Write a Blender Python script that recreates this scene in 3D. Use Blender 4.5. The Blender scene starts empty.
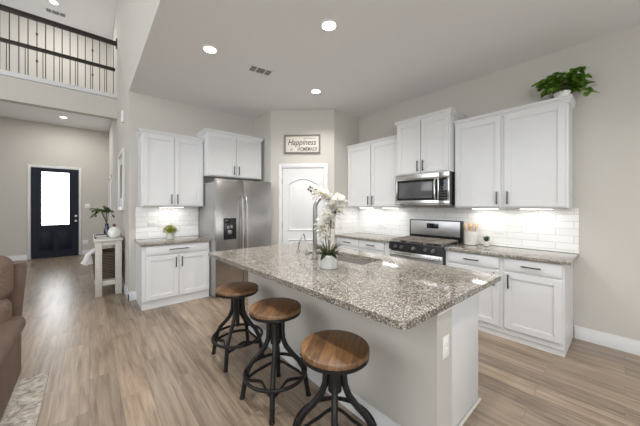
import bpy, bmesh, math, random
from mathutils import Vector, Matrix

# ------------------------------------------------------------------ camera, world, lights, exposure
SC = bpy.context.scene
COL = SC.collection
PI = math.pi
R = math.radians

cam_data = bpy.data.cameras.new('camera')
cam = bpy.data.objects.new('camera', cam_data)
COL.objects.link(cam)
cam.location = (0, 0, 1.425)
cam.rotation_euler = (R(90), 0, -R(41.023))
cam_data.sensor_width = 36
cam_data.lens = 265.4 / 640 * 36
cam_data.shift_y = -7.03 / 640
cam_data.clip_start = .02
SC.camera = cam

W = bpy.data.worlds.new('daylight')
SC.world = W
W.use_nodes = True
W.node_tree.nodes['Background'].inputs[0].default_value = (.93, .97, 1, 1)
W.node_tree.nodes['Background'].inputs[1].default_value = 3.0

SC.view_settings.view_transform = 'Standard'
SC.view_settings.look = 'None'
SC.view_settings.gamma = 1
SC.view_settings.exposure = -0.27
SC.cycles.max_bounces = 10
SC.cycles.diffuse_bounces = 6

CAN_POWER = 20
STRIP_POWER = 1.0
WARM = (1, .97, .93)


def area_light(name, loc, rot, sx, sy, power, color=(1, 1, 1), shape='RECTANGLE', parent=None, spread=None):
    l = bpy.data.lights.new(name, 'AREA')
    l.shape = shape
    l.size = sx
    l.size_y = sy
    l.energy = power
    l.color = color
    if spread: l.spread = spread
    o = bpy.data.objects.new(name, l)
    COL.objects.link(o)
    o.location = loc
    o.rotation_euler = rot
    if parent: o.parent = parent
    return o


# lamps added in the unseen window openings to stand in for daylight
area_light('added_daylight_rear', (-2.6, -3.95, 2.5), (R(90), 0, 0), 3.6, 3.8, 215, (.93, .97, 1))
area_light('added_daylight_side', (-5.4, 3.0, 3.6), (0, R(-90), 0), 3.6, 4.0, 115, (.93, .97, 1))
area_light('added_daylight_dining', (2.3, -3.95, 1.55), (R(90), 0, 0), 2.0, 1.4, 24, (.96, .98, 1))


# ------------------------------------------------------------------ materials
def nodes(name):
    m = bpy.data.materials.new(name)
    m.use_nodes = True
    nt = m.node_tree
    return m, nt, nt.nodes['Principled BSDF']


def mat(name, col, rough=.5, metal=0, noise=.0, scale=30, bump=0, spec=None, emit=None, trans=0, aniso=0, coat=0):
    m, nt, b = nodes(name)
    c = (*col, 1)
    b.inputs['Base Color'].default_value = c
    b.inputs['Roughness'].default_value = rough
    b.inputs['Metallic'].default_value = metal
    if spec is not None: b.inputs['Specular IOR Level'].default_value = spec
    if trans: b.inputs['Transmission Weight'].default_value = trans
    if aniso: b.inputs['Anisotropic'].default_value = aniso
    if coat: b.inputs['Coat Weight'].default_value = coat
    if emit:
        b.inputs['Emission Color'].default_value = (*emit[:3], 1)
        b.inputs['Emission Strength'].default_value = emit[3]
    if noise or bump:
        tc = nt.nodes.new('ShaderNodeTexCoord')
        n = nt.nodes.new('ShaderNodeTexNoise')
        n.inputs['Scale'].default_value = scale
        n.inputs['Detail'].default_value = 5
        nt.links.new(tc.outputs['Object'], n.inputs['Vector'])
        if noise:
            r = nt.nodes.new('ShaderNodeValToRGB')
            r.color_ramp.elements[0].position = .3
            r.color_ramp.elements[1].position = .7
            r.color_ramp.elements[0].color = (*[x * (1 - noise) for x in col], 1)
            r.color_ramp.elements[1].color = (*[min(1, x * (1 + noise)) for x in col], 1)
            nt.links.new(n.outputs['Fac'], r.inputs['Fac'])
            nt.links.new(r.outputs['Color'], b.inputs['Base Color'])
        if bump:
            bp = nt.nodes.new('ShaderNodeBump')
            bp.inputs['Strength'].default_value = bump
            bp.inputs['Distance'].default_value = .01
            nt.links.new(n.outputs['Fac'], bp.inputs['Height'])
            nt.links.new(bp.outputs['Normal'], b.inputs['Normal'])
    return m


def mixcol(nt, fac, a, b, mode='MIX'):
    x = nt.nodes.new('ShaderNodeMix')
    x.data_type = 'RGBA'
    x.blend_type = mode
    for sock, val in ((x.inputs[0], fac), (x.inputs[6], a), (x.inputs[7], b)):
        if hasattr(val, 'node'): nt.links.new(val, sock)
        else: sock.default_value = val
    return x.outputs[2]


def ramp(nt, src, stops, const=False):
    r = nt.nodes.new('ShaderNodeValToRGB')
    cr = r.color_ramp
    if const: cr.interpolation = 'CONSTANT'
    while len(cr.elements) < len(stops): cr.elements.new(.5)
    for e, (p, c) in zip(cr.elements, stops):
        e.position = p
        e.color = (*c, 1)
    nt.links.new(src, r.inputs['Fac'])
    return r.outputs['Color']


def mapped(nt, scale=(1, 1, 1), rot=(0, 0, 0), loc=(0, 0, 0)):
    tc = nt.nodes.new('ShaderNodeTexCoord')
    mp = nt.nodes.new('ShaderNodeMapping')
    mp.inputs['Scale'].default_value = scale
    mp.inputs['Rotation'].default_value = rot
    mp.inputs['Location'].default_value = loc
    nt.links.new(tc.outputs['Object'], mp.inputs['Vector'])
    return mp.outputs['Vector']


def noise_tex(nt, vec, scale, detail=6, rough=.6, dist=0):
    n = nt.nodes.new('ShaderNodeTexNoise')
    n.inputs['Scale'].default_value = scale
    n.inputs['Detail'].default_value = detail
    n.inputs['Roughness'].default_value = rough
    n.inputs['Distortion'].default_value = dist
    nt.links.new(vec, n.inputs['Vector'])
    return n


def floor_mat():
    m, nt, b = nodes('vinyl_plank_floor')
    v = mapped(nt, rot=(0, 0, R(90)))
    br = nt.nodes.new('ShaderNodeTexBrick')
    br.offset = .37
    br.inputs['Color1'].default_value = (0, 0, 0, 1)
    br.inputs['Color2'].default_value = (1, 1, 1, 1)
    br.inputs['Mortar'].default_value = (.5, .5, .5, 1)
    br.inputs['Scale'].default_value = 1
    br.inputs['Mortar Size'].default_value = .0014
    br.inputs['Mortar Smooth'].default_value = .3
    br.inputs['Brick Width'].default_value = 1.22
    br.inputs['Row Height'].default_value = .18
    nt.links.new(v, br.inputs['Vector'])
    # offset the grain plank by plank
    tc = nt.nodes.new('ShaderNodeTexCoord')
    add = nt.nodes.new('ShaderNodeVectorMath')
    add.operation = 'MULTIPLY_ADD'
    nt.links.new(br.outputs['Color'], add.inputs[0])
    add.inputs[1].default_value = (7, 23, 5)
    nt.links.new(tc.outputs['Object'], add.inputs[2])
    mp = nt.nodes.new('ShaderNodeMapping')
    mp.inputs['Scale'].default_value = (34, 1.6, 1)
    nt.links.new(add.outputs[0], mp.inputs['Vector'])
    g = noise_tex(nt, mp.outputs['Vector'], 1.0, 8, .62, .6)
    mp2 = nt.nodes.new('ShaderNodeMapping')
    mp2.inputs['Scale'].default_value = (5, .9, 1)
    nt.links.new(add.outputs[0], mp2.inputs['Vector'])
    g2 = noise_tex(nt, mp2.outputs['Vector'], 1.0, 4, .55, 1.2)
    grain = ramp(nt, g.outputs['Fac'], [(.24, (.120, .085, .059)), (.47, (.262, .200, .147)), (.76, (.39, .320, .250))])
    tone = ramp(nt, g2.outputs['Fac'], [(.28, (.56, .54, .52)), (.48, (.98, .98, .98)), (.75, (1.15, 1.14, 1.12))])
    c = mixcol(nt, 1.0, grain, tone, 'MULTIPLY')
    plank = ramp(nt, br.outputs['Color'], [(0, (.86, .86, .87)), (.5, (1, .99, .98)), (1, (1.13, 1.10, 1.06))])
    c = mixcol(nt, 1.0, c, plank, 'MULTIPLY')
    c = mixcol(nt, br.outputs['Fac'], c, (.15, .115, .088, 1))
    nt.links.new(c, b.inputs['Base Color'])
    b.inputs['Roughness'].default_value = .29
    bp = nt.nodes.new('ShaderNodeBump')
    bp.inputs['Strength'].default_value = .12
    bp.inputs['Distance'].default_value = .004
    nt.links.new(g.outputs['Fac'], bp.inputs['Height'])
    nt.links.new(bp.outputs['Normal'], b.inputs['Normal'])
    return m


def granite_mat():
    m, nt, b = nodes('speckled_granite')
    v = mapped(nt)
    base = noise_tex(nt, v, 26, 6, .7, .4)
    big = noise_tex(nt, v, 6, 4, .6, .8)
    c = ramp(nt, base.outputs['Fac'], [(.32, (.10, .092, .078)), (.45, (.185, .167, .14)), (.56, (.262, .24, .207)), (.7, (.345, .32, .28))])
    t = ramp(nt, big.outputs['Fac'], [(.35, (.80, .76, .72)), (.65, (1.08, 1.06, 1.04))])
    c = mixcol(nt, .8, c, t, 'MULTIPLY')
    for sc, th, colr, seed in ((210, .13, (.075, .07, .062), 0), (110, .07, (.21, .165, .12), 3.7), (200, .10, (.50, .475, .43), 9.1), (120, .05, (.08, .072, .064), 5.3)):
        vo = nt.nodes.new('ShaderNodeTexVoronoi')
        vo.inputs['Scale'].default_value = sc
        ofs = mapped(nt, loc=(seed, seed * .7, seed * .3))
        nt.links.new(ofs, vo.inputs['Vector'])
        # keep only some of the cells
        sel = nt.nodes.new('ShaderNodeSeparateColor')
        nt.links.new(vo.outputs['Color'], sel.inputs['Color'])
        ms = nt.nodes.new('ShaderNodeMath')
        ms.operation = 'LESS_THAN'
        nt.links.new(sel.outputs['Red'], ms.inputs[0])
        ms.inputs[1].default_value = th * 2.0
        c = mixcol(nt, ms.outputs[0], c, (*colr, 1))
    nt.links.new(c, b.inputs['Base Color'])
    b.inputs['Roughness'].default_value = .055
    b.inputs['Specular IOR Level'].default_value = .55
    return m


def tile_mat():
    m, nt, b = nodes('white_subway_tile')
    tc = nt.nodes.new('ShaderNodeTexCoord')
    sp = nt.nodes.new('ShaderNodeSeparateXYZ')
    cb = nt.nodes.new('ShaderNodeCombineXYZ')
    nt.links.new(tc.outputs['Object'], sp.inputs[0])
    nt.links.new(sp.outputs['X'], cb.inputs['X'])
    nt.links.new(sp.outputs['Z'], cb.inputs['Y'])
    br = nt.nodes.new('ShaderNodeTexBrick')
    br.inputs['Color1'].default_value = (.80, .80, .79, 1)
    br.inputs['Color2'].default_value = (.85, .85, .84, 1)
    br.inputs['Mortar'].default_value = (.52, .52, .52, 1)
    br.inputs['Scale'].default_value = 1
    br.inputs['Mortar Size'].default_value = .0022
    br.inputs['Mortar Smooth'].default_value = .2
    br.inputs['Brick Width'].default_value = .305
    br.inputs['Row Height'].default_value = .0785
    nt.links.new(cb.outputs[0], br.inputs['Vector'])
    nt.links.new(br.outputs['Color'], b.inputs['Base Color'])
    b.inputs['Roughness'].default_value = .18
    n = noise_tex(nt, tc.outputs['Object'], 14, 2)
    bp = nt.nodes.new('ShaderNodeBump')
    bp.inputs['Strength'].default_value = .35
    bp.inputs['Distance'].default_value = .002
    bp.invert = True
    ad = nt.nodes.new('ShaderNodeMath')
    ad.operation = 'MULTIPLY_ADD'
    nt.links.new(n.outputs['Fac'], ad.inputs[0])
    ad.inputs[1].default_value = .35
    nt.links.new(br.outputs['Fac'], ad.inputs[2])
    nt.links.new(ad.outputs[0], bp.inputs['Height'])
    nt.links.new(bp.outputs['Normal'], b.inputs['Normal'])
    return m


def steel_mat(name='brushed_steel', col=(.46, .447, .435), rough=.27, scale=(28, 28, .25)):
    m, nt, b = nodes(name)
    v = mapped(nt, scale=scale)
    n = noise_tex(nt, v, 1, 3, .5)
    b.inputs['Base Color'].default_value = (*col, 1)
    b.inputs['Metallic'].default_value = 1
    rr = nt.nodes.new('ShaderNodeMapRange')
    b.inputs['Anisotropic'].default_value = .5
    rr.inputs['To Min'].default_value = rough - .006
    rr.inputs['To Max'].default_value = rough + .006
    nt.links.new(n.outputs['Fac'], rr.inputs['Value'])
    nt.links.new(rr.outputs[0], b.inputs['Roughness'])
    return m


def seat_wood():
    m, nt, b = nodes('stained_seat_wood')
    v = mapped(nt, scale=(3, 26, 10))
    n = noise_tex(nt, v, 1.2, 7, .62, .9)
    c = ramp(nt, n.outputs['Fac'], [(.28, (.06, .028, .012)), (.5, (.185, .092, .038)), (.75, (.32, .175, .078))])
    br = nt.nodes.new('ShaderNodeTexBrick')
    br.inputs['Color1'].default_value = (.72, .72, .72, 1)
    br.inputs['Color2'].default_value = (1.1, 1.1, 1.1, 1)
    br.inputs['Mortar'].default_value = (.3, .3, .3, 1)
    br.inputs['Scale'].default_value = 1
    br.inputs['Mortar Size'].default_value = .0007
    br.inputs['Brick Width'].default_value = 3
    br.inputs['Row Height'].default_value = .085
    nt.links.new(mapped(nt, loc=(0, .2, 0)), br.inputs['Vector'])
    c = mixcol(nt, 1, c, br.outputs['Color'], 'MULTIPLY')
    nt.links.new(c, b.inputs['Base Color'])
    b.inputs['Roughness'].default_value = .38
    return m


def rug_mat():
    m, nt, b = nodes('distressed_rug')
    v = mapped(nt)
    n1 = noise_tex(nt, v, 16, 8, .75, 1.2)
    n2 = noise_tex(nt, mapped(nt, scale=(14, 60, 1)), 1.0, 4, .6)
    c = ramp(nt, n1.outputs['Fac'], [(.38, (.28, .24, .21)), (.5, (.50, .46, .41)), (.6, (.66, .63, .58))])
    c2 = ramp(nt, n2.outputs['Fac'], [(.4, (.72, .70, .68)), (.62, (1.1, 1.1, 1.1))])
    c = mixcol(nt, 1, c, c2, 'MULTIPLY')
    nt.links.new(c, b.inputs['Base Color'])
    b.inputs['Roughness'].default_value = .95
    return m


def wicker_mat():
    m, nt, b = nodes('dark_wicker')
    v = mapped(nt, scale=(1, 1, 1))
    w = nt.nodes.new('ShaderNodeTexWave')
    w.bands_direction = 'Z'
    w.inputs['Scale'].default_value = 12
    w.inputs['Distortion'].default_value = 1.2
    w.inputs['Detail'].default_value = 2
    nt.links.new(v, w.inputs['Vector'])
    c = ramp(nt, w.outputs['Fac'], [(.2, (.035, .024, .018)), (.8, (.24, .18, .14))])
    nt.links.new(c, b.inputs['Base Color'])
    b.inputs['Roughness'].default_value = .7
    bp = nt.nodes.new('ShaderNodeBump')
    bp.inputs['Distance'].default_value = .01
    nt.links.new(w.outputs['Fac'], bp.inputs['Height'])
    nt.links.new(bp.outputs['Normal'], b.inputs['Normal'])
    return m


def leaf_mat(name, dark, light, rough=.45):
    m, nt, b = nodes(name)
    n = noise_tex(nt, mapped(nt), 22, 3)
    c = ramp(nt, n.outputs['Fac'], [(.35, dark), (.65, light)])
    nt.links.new(c, b.inputs['Base Color'])
    b.inputs['Roughness'].default_value = rough
    tr = nt.nodes.new('ShaderNodeBsdfTranslucent')
    nt.links.new(c, tr.inputs['Color'])
    mx = nt.nodes.new('ShaderNodeMixShader')
    mx.inputs[0].default_value = .35
    nt.links.new(b.outputs[0], mx.inputs[1])
    nt.links.new(tr.outputs[0], mx.inputs[2])
    nt.links.new(mx.outputs[0], nt.nodes['Material Output'].inputs['Surface'])
    return m


M = dict(
    wall=mat('greige_wall_paint', (.55, .525, .485), .85, noise=.012, scale=60, bump=.03),
    ceil=mat('white_ceiling_paint', (.80, .805, .81), .9, noise=.01, scale=80, bump=.04),
    trim=mat('white_trim_paint', (.68, .685, .69), .35, noise=.008, scale=12),
    cab=mat('white_cabinet_paint', (.67, .675, .68), .33, noise=.008, scale=9),
    floor=floor_mat(), granite=granite_mat(), tile=tile_mat(),
    steel=steel_mat(), steel2=steel_mat('polished_steel', (.60, .59, .58), .24, (60, 1, 1)),
    nickel=mat('brushed_nickel', (.40, .385, .365), .33, 1, noise=.03, scale=60),
    pull=mat('dark_pewter', (.10, .098, .095), .38, .8, noise=.08, scale=60),
    black=mat('black_enamel', (.012, .012, .013), .25, noise=.1, scale=30),
    glassblk=mat('black_glass', (.012, .013, .015), .06, noise=.1, scale=6, spec=.6),
    mwglass=mat('smoked_microwave_glass', (.085, .088, .092), .14, noise=.1, scale=6, spec=.6),
    iron=mat('black_iron', (.014, .013, .013), .42, .4, noise=.25, scale=70, bump=.05),
    grate=mat('cast_iron_grate', (.27, .235, .205), .45, .3, noise=.2, scale=60, bump=.1),
    knob=mat('satin_dark_knob', (.22, .22, .22), .3, .8, noise=.1),
    seat=seat_wood(),
    rail=mat('dark_stained_rail', (.016, .011, .009), .4, noise=.3, scale=25),
    baluster=mat('bronze_iron_baluster', (.075, .062, .052), .5, .3, noise=.15, scale=40),
    navy=mat('navy_door_paint', (.005, .009, .019), .5, noise=.1, scale=12, spec=.25),
    glasslit=mat('daylit_door_glass', (.9, .93, .96), .2, noise=.01, scale=4, emit=(.96, .98, 1, 6.5)),
    lamp=mat('lit_lens', (1, 1, 1), .4, noise=.01, scale=4, emit=(1, .96, .9, 14)),
    strip=mat('lit_strip', (1, 1, 1), .4, noise=.01, scale=4, emit=(1, .97, .92, 9)),
    plastic=mat('white_plastic', (.80, .80, .79), .4, noise=.01, scale=30),
    ceramic=mat('white_ceramic', (.74, .73, .71), .3, noise=.02, scale=20),
    speck=mat('speckled_stoneware', (.62, .60, .57), .55, noise=.06, scale=90),
    vasewhite=mat('ribbed_white_vase', (.82, .82, .82), .45, noise=.02, scale=30),
    spoon=mat('beech_wood', (.66, .46, .27), .5, noise=.15, scale=40),
    table=mat('whitewashed_wood', (.60, .575, .53), .55, noise=.06, scale=18),
    wicker=wicker_mat(),
    cloth=mat('white_cotton', (.72, .71, .70), .9, noise=.05, scale=40, bump=.2),
    leather=mat('brown_suede_leather', (.125, .080, .058), .6, noise=.22, scale=7, bump=.1),
    leather2=mat('tan_seat_fabric', (.15, .10, .072), .75, noise=.2, scale=60, bump=.1),
    rug=rug_mat(), rugedge=mat('rug_binding', (.45, .41, .36), .9, noise=.1, scale=60),
    leafdark=leaf_mat('ivy_leaf', (.13, .30, .04), (.44, .66, .13)),
    leafolive=leaf_mat('branch_leaf', (.08, .17, .05), (.27, .38, .14)),
    leaflime=leaf_mat('lime_leaf', (.42, .48, .06), (.78, .78, .20)),
    leaforchid=leaf_mat('orchid_leaf', (.012, .045, .012), (.05, .11, .03), .3),
    leafsucc=leaf_mat('succulent_leaf', (.04, .10, .03), (.14, .24, .09)),
    grass=leaf_mat('dry_grass_blade', (.05, .075, .03), (.18, .21, .09)),
    stem=mat('plant_stem', (.07, .05, .025), .6, noise=.2, scale=50),
    petal=mat('white_petal', (.92, .91, .87), .55, noise=.04, scale=50),
    lip=mat('yellow_orchid_lip', (.50, .40, .14), .5, noise=.3, scale=90),
    bud=mat('dark_bud', (.10, .075, .04), .5, noise=.3, scale=80),
    soil=mat('dark_soil', (.04, .028, .02), .95, noise=.4, scale=90, bump=.4),
    darkglass=mat('dark_glass_vase', (.03, .045, .07), .1, noise=.1, scale=10, spec=.6),
    paper=mat('cream_sign_board', (.68, .63, .57), .75, noise=.05, scale=14),
    frame=mat('grey_wood_frame', (.20, .18, .16), .6, noise=.2, scale=30),
    ink=mat('dark_grey_ink', (.10, .09, .08), .8, noise=.05, scale=30),
    book=mat('navy_book_cover', (.03, .04, .07), .5, noise=.2, scale=30),
    page=mat('book_pages', (.62, .60, .56), .8, noise=.05, scale=120),
    picture=mat('pale_art_print', (.62, .61, .59), .6, noise=.18, scale=5),
    display=mat('blue_grey_display', (.20, .24, .34), .08, noise=.2, scale=8, spec=.7),
    digits=mat('dark_display_window', (.010, .013, .024), .1, noise=.3, scale=40, spec=.6),
    vent=mat('dark_vent_gap', (.05, .05, .05), .8, noise=.1, scale=30),
    sink=steel_mat('satin_sink_steel', (.62, .60, .58), .38, (40, 1, 1)),
    cork=mat('brown_stopper', (.13, .06, .04), .6, noise=.2, scale=60),
    steelsoft=steel_mat('satin_steel_face', (.62, .62, .63), .42),
    greypot=mat('pale_grey_ceramic', (.52, .52, .50), .35, noise=.03, scale=25),
    gunmetal=mat('satin_faucet_nickel', (.31, .30, .28), .36, 1, noise=.03, scale=60),
    fridgeside=mat('grey_fridge_side', (.33, .325, .32), .42, .25, noise=.03, scale=120),
)


# ------------------------------------------------------------------ mesh helpers
class B:
    """collects shapes and links them as one mesh object"""
    def __init__(self):
        self.bm = bmesh.new()

    def _merge(self, t):
        me = bpy.data.meshes.new('tmp')
        t.to_mesh(me)
        t.free()
        self.bm.from_mesh(me)
        bpy.data.meshes.remove(me)

    def box(self, x0, x1, y0, y1, z0, z1, bev=0, seg=2, rz=0, piv=None):
        t = bmesh.new()
        bmesh.ops.create_cube(t, size=1)
        bmesh.ops.scale(t, vec=(x1 - x0, y1 - y0, z1 - z0), verts=t.verts)
        if bev:
            bmesh.ops.bevel(t, geom=list(t.edges), offset=bev, segments=seg, profile=.5, affect='EDGES')
        if rz:
            bmesh.ops.rotate(t, cent=(0, 0, 0), matrix=Matrix.Rotation(rz, 3, 'Z'), verts=t.verts)
        bmesh.ops.translate(t, vec=((x0 + x1) / 2, (y0 + y1) / 2, (z0 + z1) / 2), verts=t.verts)
        self._merge(t)
        return self

    def tube(self, pts, r, n=8, closed=False, flat=None):
        pts = [Vector(p) for p in pts]
        k = len(pts)
        rr = r if isinstance(r, (list, tuple)) else [r] * k
        t = bmesh.new()
        rings = []
        up = None
        for i in range(k):
            a = pts[(i - 1) % k] if (closed or i > 0) else pts[i]
            c = pts[(i + 1) % k] if (closed or i < k - 1) else pts[i]
            d = (c - a).normalized()
            if up is None:
                up = Vector((0, 0, 1)) if abs(d.z) < .9 else Vector((1, 0, 0))
            up = (up - d * up.dot(d)).normalized()
            s = d.cross(up)
            ring = []
            for j in range(n):
                q = 2 * PI * j / n + PI / n
                fu, fs = (1, 1) if not flat else flat
                ring.append(t.verts.new(pts[i] + up * math.cos(q) * rr[i] * fu + s * math.sin(q) * rr[i] * fs))
            rings.append(ring)
        for i in range(k if closed else k - 1):
            a, b = rings[i], rings[(i + 1) % k]
            for j in range(n):
                t.faces.new((a[j], a[(j + 1) % n], b[(j + 1) % n], b[j]))
        if not closed:
            t.faces.new(rings[0][::-1])
            t.faces.new(rings[-1])
        bmesh.ops.recalc_face_normals(t, faces=t.faces)
        self._merge(t)
        return self

    def lathe(self, prof, cx=0, cy=0, n=28):
        t = bmesh.new()
        rings = []
        for r, z in prof:
            if r < 1e-5:
                rings.append([t.verts.new((cx, cy, z))])
            else:
                rings.append([t.verts.new((cx + r * math.cos(2 * PI * j / n), cy + r * math.sin(2 * PI * j / n), z)) for j in range(n)])
        for a, b in zip(rings, rings[1:]):
            if len(a) == 1 and len(b) == 1: continue
            for j in range(n):
                j2 = (j + 1) % n
                if len(a) == 1: t.faces.new((a[0], b[j], b[j2]))
                elif len(b) == 1: t.faces.new((a[j], a[j2], b[0]))
                else: t.faces.new((a[j], a[j2], b[j2], b[j]))
        if len(rings[0]) > 1: t.faces.new(rings[0][::-1])
        if len(rings[-1]) > 1: t.faces.new(rings[-1])
        bmesh.ops.recalc_face_normals(t, faces=t.faces)
        self._merge(t)
        return self

    def disc_y(self, cx, cy, cz, r, th, n=20, axis='Y'):
        """cylinder with its axis along Y or X"""
        t = bmesh.new()
        bmesh.ops.create_cone(t, cap_ends=True, segments=n, radius1=r, radius2=r * .92, depth=th)
        bmesh.ops.rotate(t, cent=(0, 0, 0), matrix=Matrix.Rotation(R(90), 3, 'X' if axis == 'Y' else 'Y'), verts=t.verts)
        bmesh.ops.translate(t, vec=(cx, cy, cz), verts=t.verts)
        self._merge(t)
        return self

    def prism(self, poly, z0, z1, bev=0):
        t = bmesh.new()
        a = [t.verts.new((x, y, z0)) for x, y in poly]
        b = [t.verts.new((x, y, z1)) for x, y in poly]
        n = len(poly)
        t.faces.new(a[::-1])
        t.faces.new(b)
        for i in range(n):
            t.faces.new((a[i], a[(i + 1) % n], b[(i + 1) % n], b[i]))
        bmesh.ops.recalc_face_normals(t, faces=t.faces)
        if bev:
            bmesh.ops.bevel(t, geom=[e for e in t.edges if abs(e.verts[0].co.z - e.verts[1].co.z) < 1e-6], offset=bev, segments=2, profile=.5, affect='EDGES')
        self._merge(t)
        return self

    def loft(self, loops, cap=True):
        t = bmesh.new()
        rings = [[t.verts.new(p) for p in l] for l in loops]
        n = len(rings[0])
        for a, b in zip(rings, rings[1:]):
            for j in range(n):
                t.faces.new((a[j], a[(j + 1) % n], b[(j + 1) % n], b[j]))
        if cap:
            t.faces.new(rings[0][::-1])
            t.faces.new(rings[-1])
        bmesh.ops.recalc_face_normals(t, faces=t.faces)
        self._merge(t)
        return self

    def leaf(self, base, d, length, width, droop=.3, roll=0, th=.0012, pts=5):
        """a curved, pointed blade with a little thickness"""
        d = Vector(d).normalized()
        side = d.cross(Vector((0, 0, 1)))
        if side.length < 1e-3: side = Vector((1, 0, 0))
        side.normalize()
        side = Matrix.Rotation(roll, 3, d) @ side
        nrm = side.cross(d).normalized()
        t = bmesh.new()
        rows = []
        for i in range(pts + 1):
            s = i / pts
            c = Vector(base) + d * length * s - Vector((0, 0, 1)) * droop * length * s * s
            w = width * .5 * math.sin(PI * min(1, s * .92 + .06)) ** .8
            rows.append((t.verts.new(c - side * w + nrm * w * .25), t.verts.new(c), t.verts.new(c + side * w + nrm * w * .25)))
        for a, b in zip(rows, rows[1:]):
            t.faces.new((a[0], a[1], b[1], b[0]))
            t.faces.new((a[1], a[2], b[2], b[1]))
        r = bmesh.ops.solidify(t, geom=list(t.faces), thickness=th)
        self._merge(t)
        return self

    def blob(self, c, rx, ry, rz, sub=2, e=1.0):
        t = bmesh.new()
        bmesh.ops.create_icosphere(t, subdivisions=sub, radius=1)
        for v in t.verts:
            p = v.co
            if e != 1:
                p = Vector([math.copysign(abs(q) ** e, q) for q in p])
            v.co = Vector((c[0] + p.x * rx, c[1] + p.y * ry, c[2] + p.z * rz))
        self._merge(t)
        return self

    def build(self, name, m, parent=None, loc=None, rotz=0, angle=35):
        me = bpy.data.meshes.new(name)
        self.bm.to_mesh(me)
        self.bm.free()
        me.materials.append(m)
        me.shade_smooth()
        me.set_sharp_from_angle(angle=R(angle))
        o = bpy.data.objects.new(name, me)
        COL.objects.link(o)
        if loc: o.location = loc
        if rotz: o.rotation_euler = (0, 0, rotz)
        if parent: o.parent = parent
        return o


def tag(o, label, cat, group=None):
    o['label'] = label
    o['category'] = cat
    if group: o['group'] = group
    return o


def thing(name, label, cat, loc=(0, 0, 0), rotz=0, group=None):
    o = bpy.data.objects.new(name, None)
    o.empty_display_size = .1
    COL.objects.link(o)
    o.location = loc
    o.rotation_euler = (0, 0, rotz)
    return tag(o, label, cat, group)


def struct(b, name, m, loc=None, rotz=0):
    o = b.build(name, m, None, loc, rotz)
    o['kind'] = 'structure'
    return o


def copy_tree(o, parent=None):
    c = o.copy()
    COL.objects.link(c)
    if parent: c.parent = parent
    for ch in list(o.children):
        copy_tree(ch, c)
    return c


# ------------------------------------------------------------------ room constants (metres)
XB, YA, ZC = 3.966, 4.898, 3.16            # range wall, fridge wall, kitchen ceiling
XH = .452                                    # hall wall / edge of the kitchen ceiling
XD1, YD1, XD2, YD2 = 2.488, 4.228, 3.307, 3.413   # pantry corners
YE, ZE = 10.42, 3.69                        # entry wall and its ceiling
YBAL, ZUP = 7.1, 3.76                       # balcony front and floor above
ZH = 5.8                                    # high ceiling

# ------------------------------------------------------------------ structure
struct(B().box(-5.6, XB + .15, -4.1, YE + .15, -.12, 0), 'floor', M['floor'])
struct(B().box(XH + .03, XB + .15, -4.1, YA + .12, ZC, ZC + .12).box(XH, XH + .031, -4.1, YA, ZC - .003, ZC - .0002), 'ceiling', M['ceil'])
struct(B().box(XB, XB + .15, -4.1, YA + .12, 0, ZC), 'wall_right', M['wall'])
struct(B().box(XH + .09, XB, YA, YA + .12, 0, ZC), 'wall_back', M['wall'])
struct(B().prism([(XD1, YA), (XD1, YD1), (XD2, YD2), (XB, YD2), (XB, YD2 + .1), (XD2 + .04, YD2 + .1), (XD1 + .1, YD1 + .04), (XD1 + .1, YA)], 0, ZC), 'wall_pantry', M['wall'])
struct(B().box(XH, XH + .09, YA, YE, 0, ZH).box(XH, XH + .03, -4.1, YA, ZC, ZH), 'wall_hall', M['wall'])
struct(B().box(-5.6, XH + .12, YE, YE + .15, 0, ZUP), 'wall_entry', M['wall'])
struct(B().box(-5.6, XH, YBAL + .16, YE, ZE, ZUP), 'ceiling_entry', M['ceil'])
struct(B().box(-5.6, XH, YBAL, YBAL + .16, 3.285, ZUP - .06), 'wall_balcony', M['wall'])
struct(B().box(-5.6, XH, YBAL - .02, YBAL + .18, ZUP - .055, ZUP + .03, .006), 'trim_1', M['trim'])
struct(B().box(-5.6, XH, 9.0, 9.12, ZUP, ZH), 'wall_upstairs', M['wall'])
struct(B().box(-5.6, XH + .12, -4.1, 9.12, ZH, ZH + .1), 'ceiling_high', M['ceil'])
# living room side and rear walls with unseen window openings put in for light
struct(B().box(-5.6, -5.45, -4.1, 1.0, 0, ZH).box(-5.6, -5.45, 5.0, YE, 0, ZH).box(-5.6, -5.45, 1.0, 5.0, 0, 1.7).box(-5.6, -5.45, 1.0, 5.0, 5.5, ZH), 'wall_left', M['wall'])
struct(B().box(-5.45, -4.4, -4.1, -3.97, 0, ZH).box(-.8, 1.3, -4.1, -3.97, 0, ZH).box(3.3, XB, -4.1, -3.97, 0, ZH)
       .box(-4.4, -.8, -4.1, -3.97, 0, .5).box(-4.4, -.8, -4.1, -3.97, 4.4, ZH)
       .box(1.3, 3.3, -4.1, -3.97, 0, .85).box(1.3, 3.3, -4.1, -3.97, 2.3, ZH), 'wall_rear', M['wall'])


def window(name, x0, x1, z0, z1, nx, nz, loc, rot):
    b = B()
    b.box(x0, x1, -.04, .04, z0, z0 + .06).box(x0, x1, -.04, .04, z1 - .06, z1).box(x0, x0 + .06, -.04, .04, z0, z1).box(x1 - .06, x1, -.04, .04, z0, z1)
    for i in range(1, nx): x = x0 + (x1 - x0) * i / nx; b.box(x - .03, x + .03, -.03, .03, z0, z1)
    for i in range(1, nz): z = z0 + (z1 - z0) * i / nz; b.box(x0, x1, -.03, .03, z - .03, z + .03)
    struct(b, name, M['trim'], loc, rot)


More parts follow.
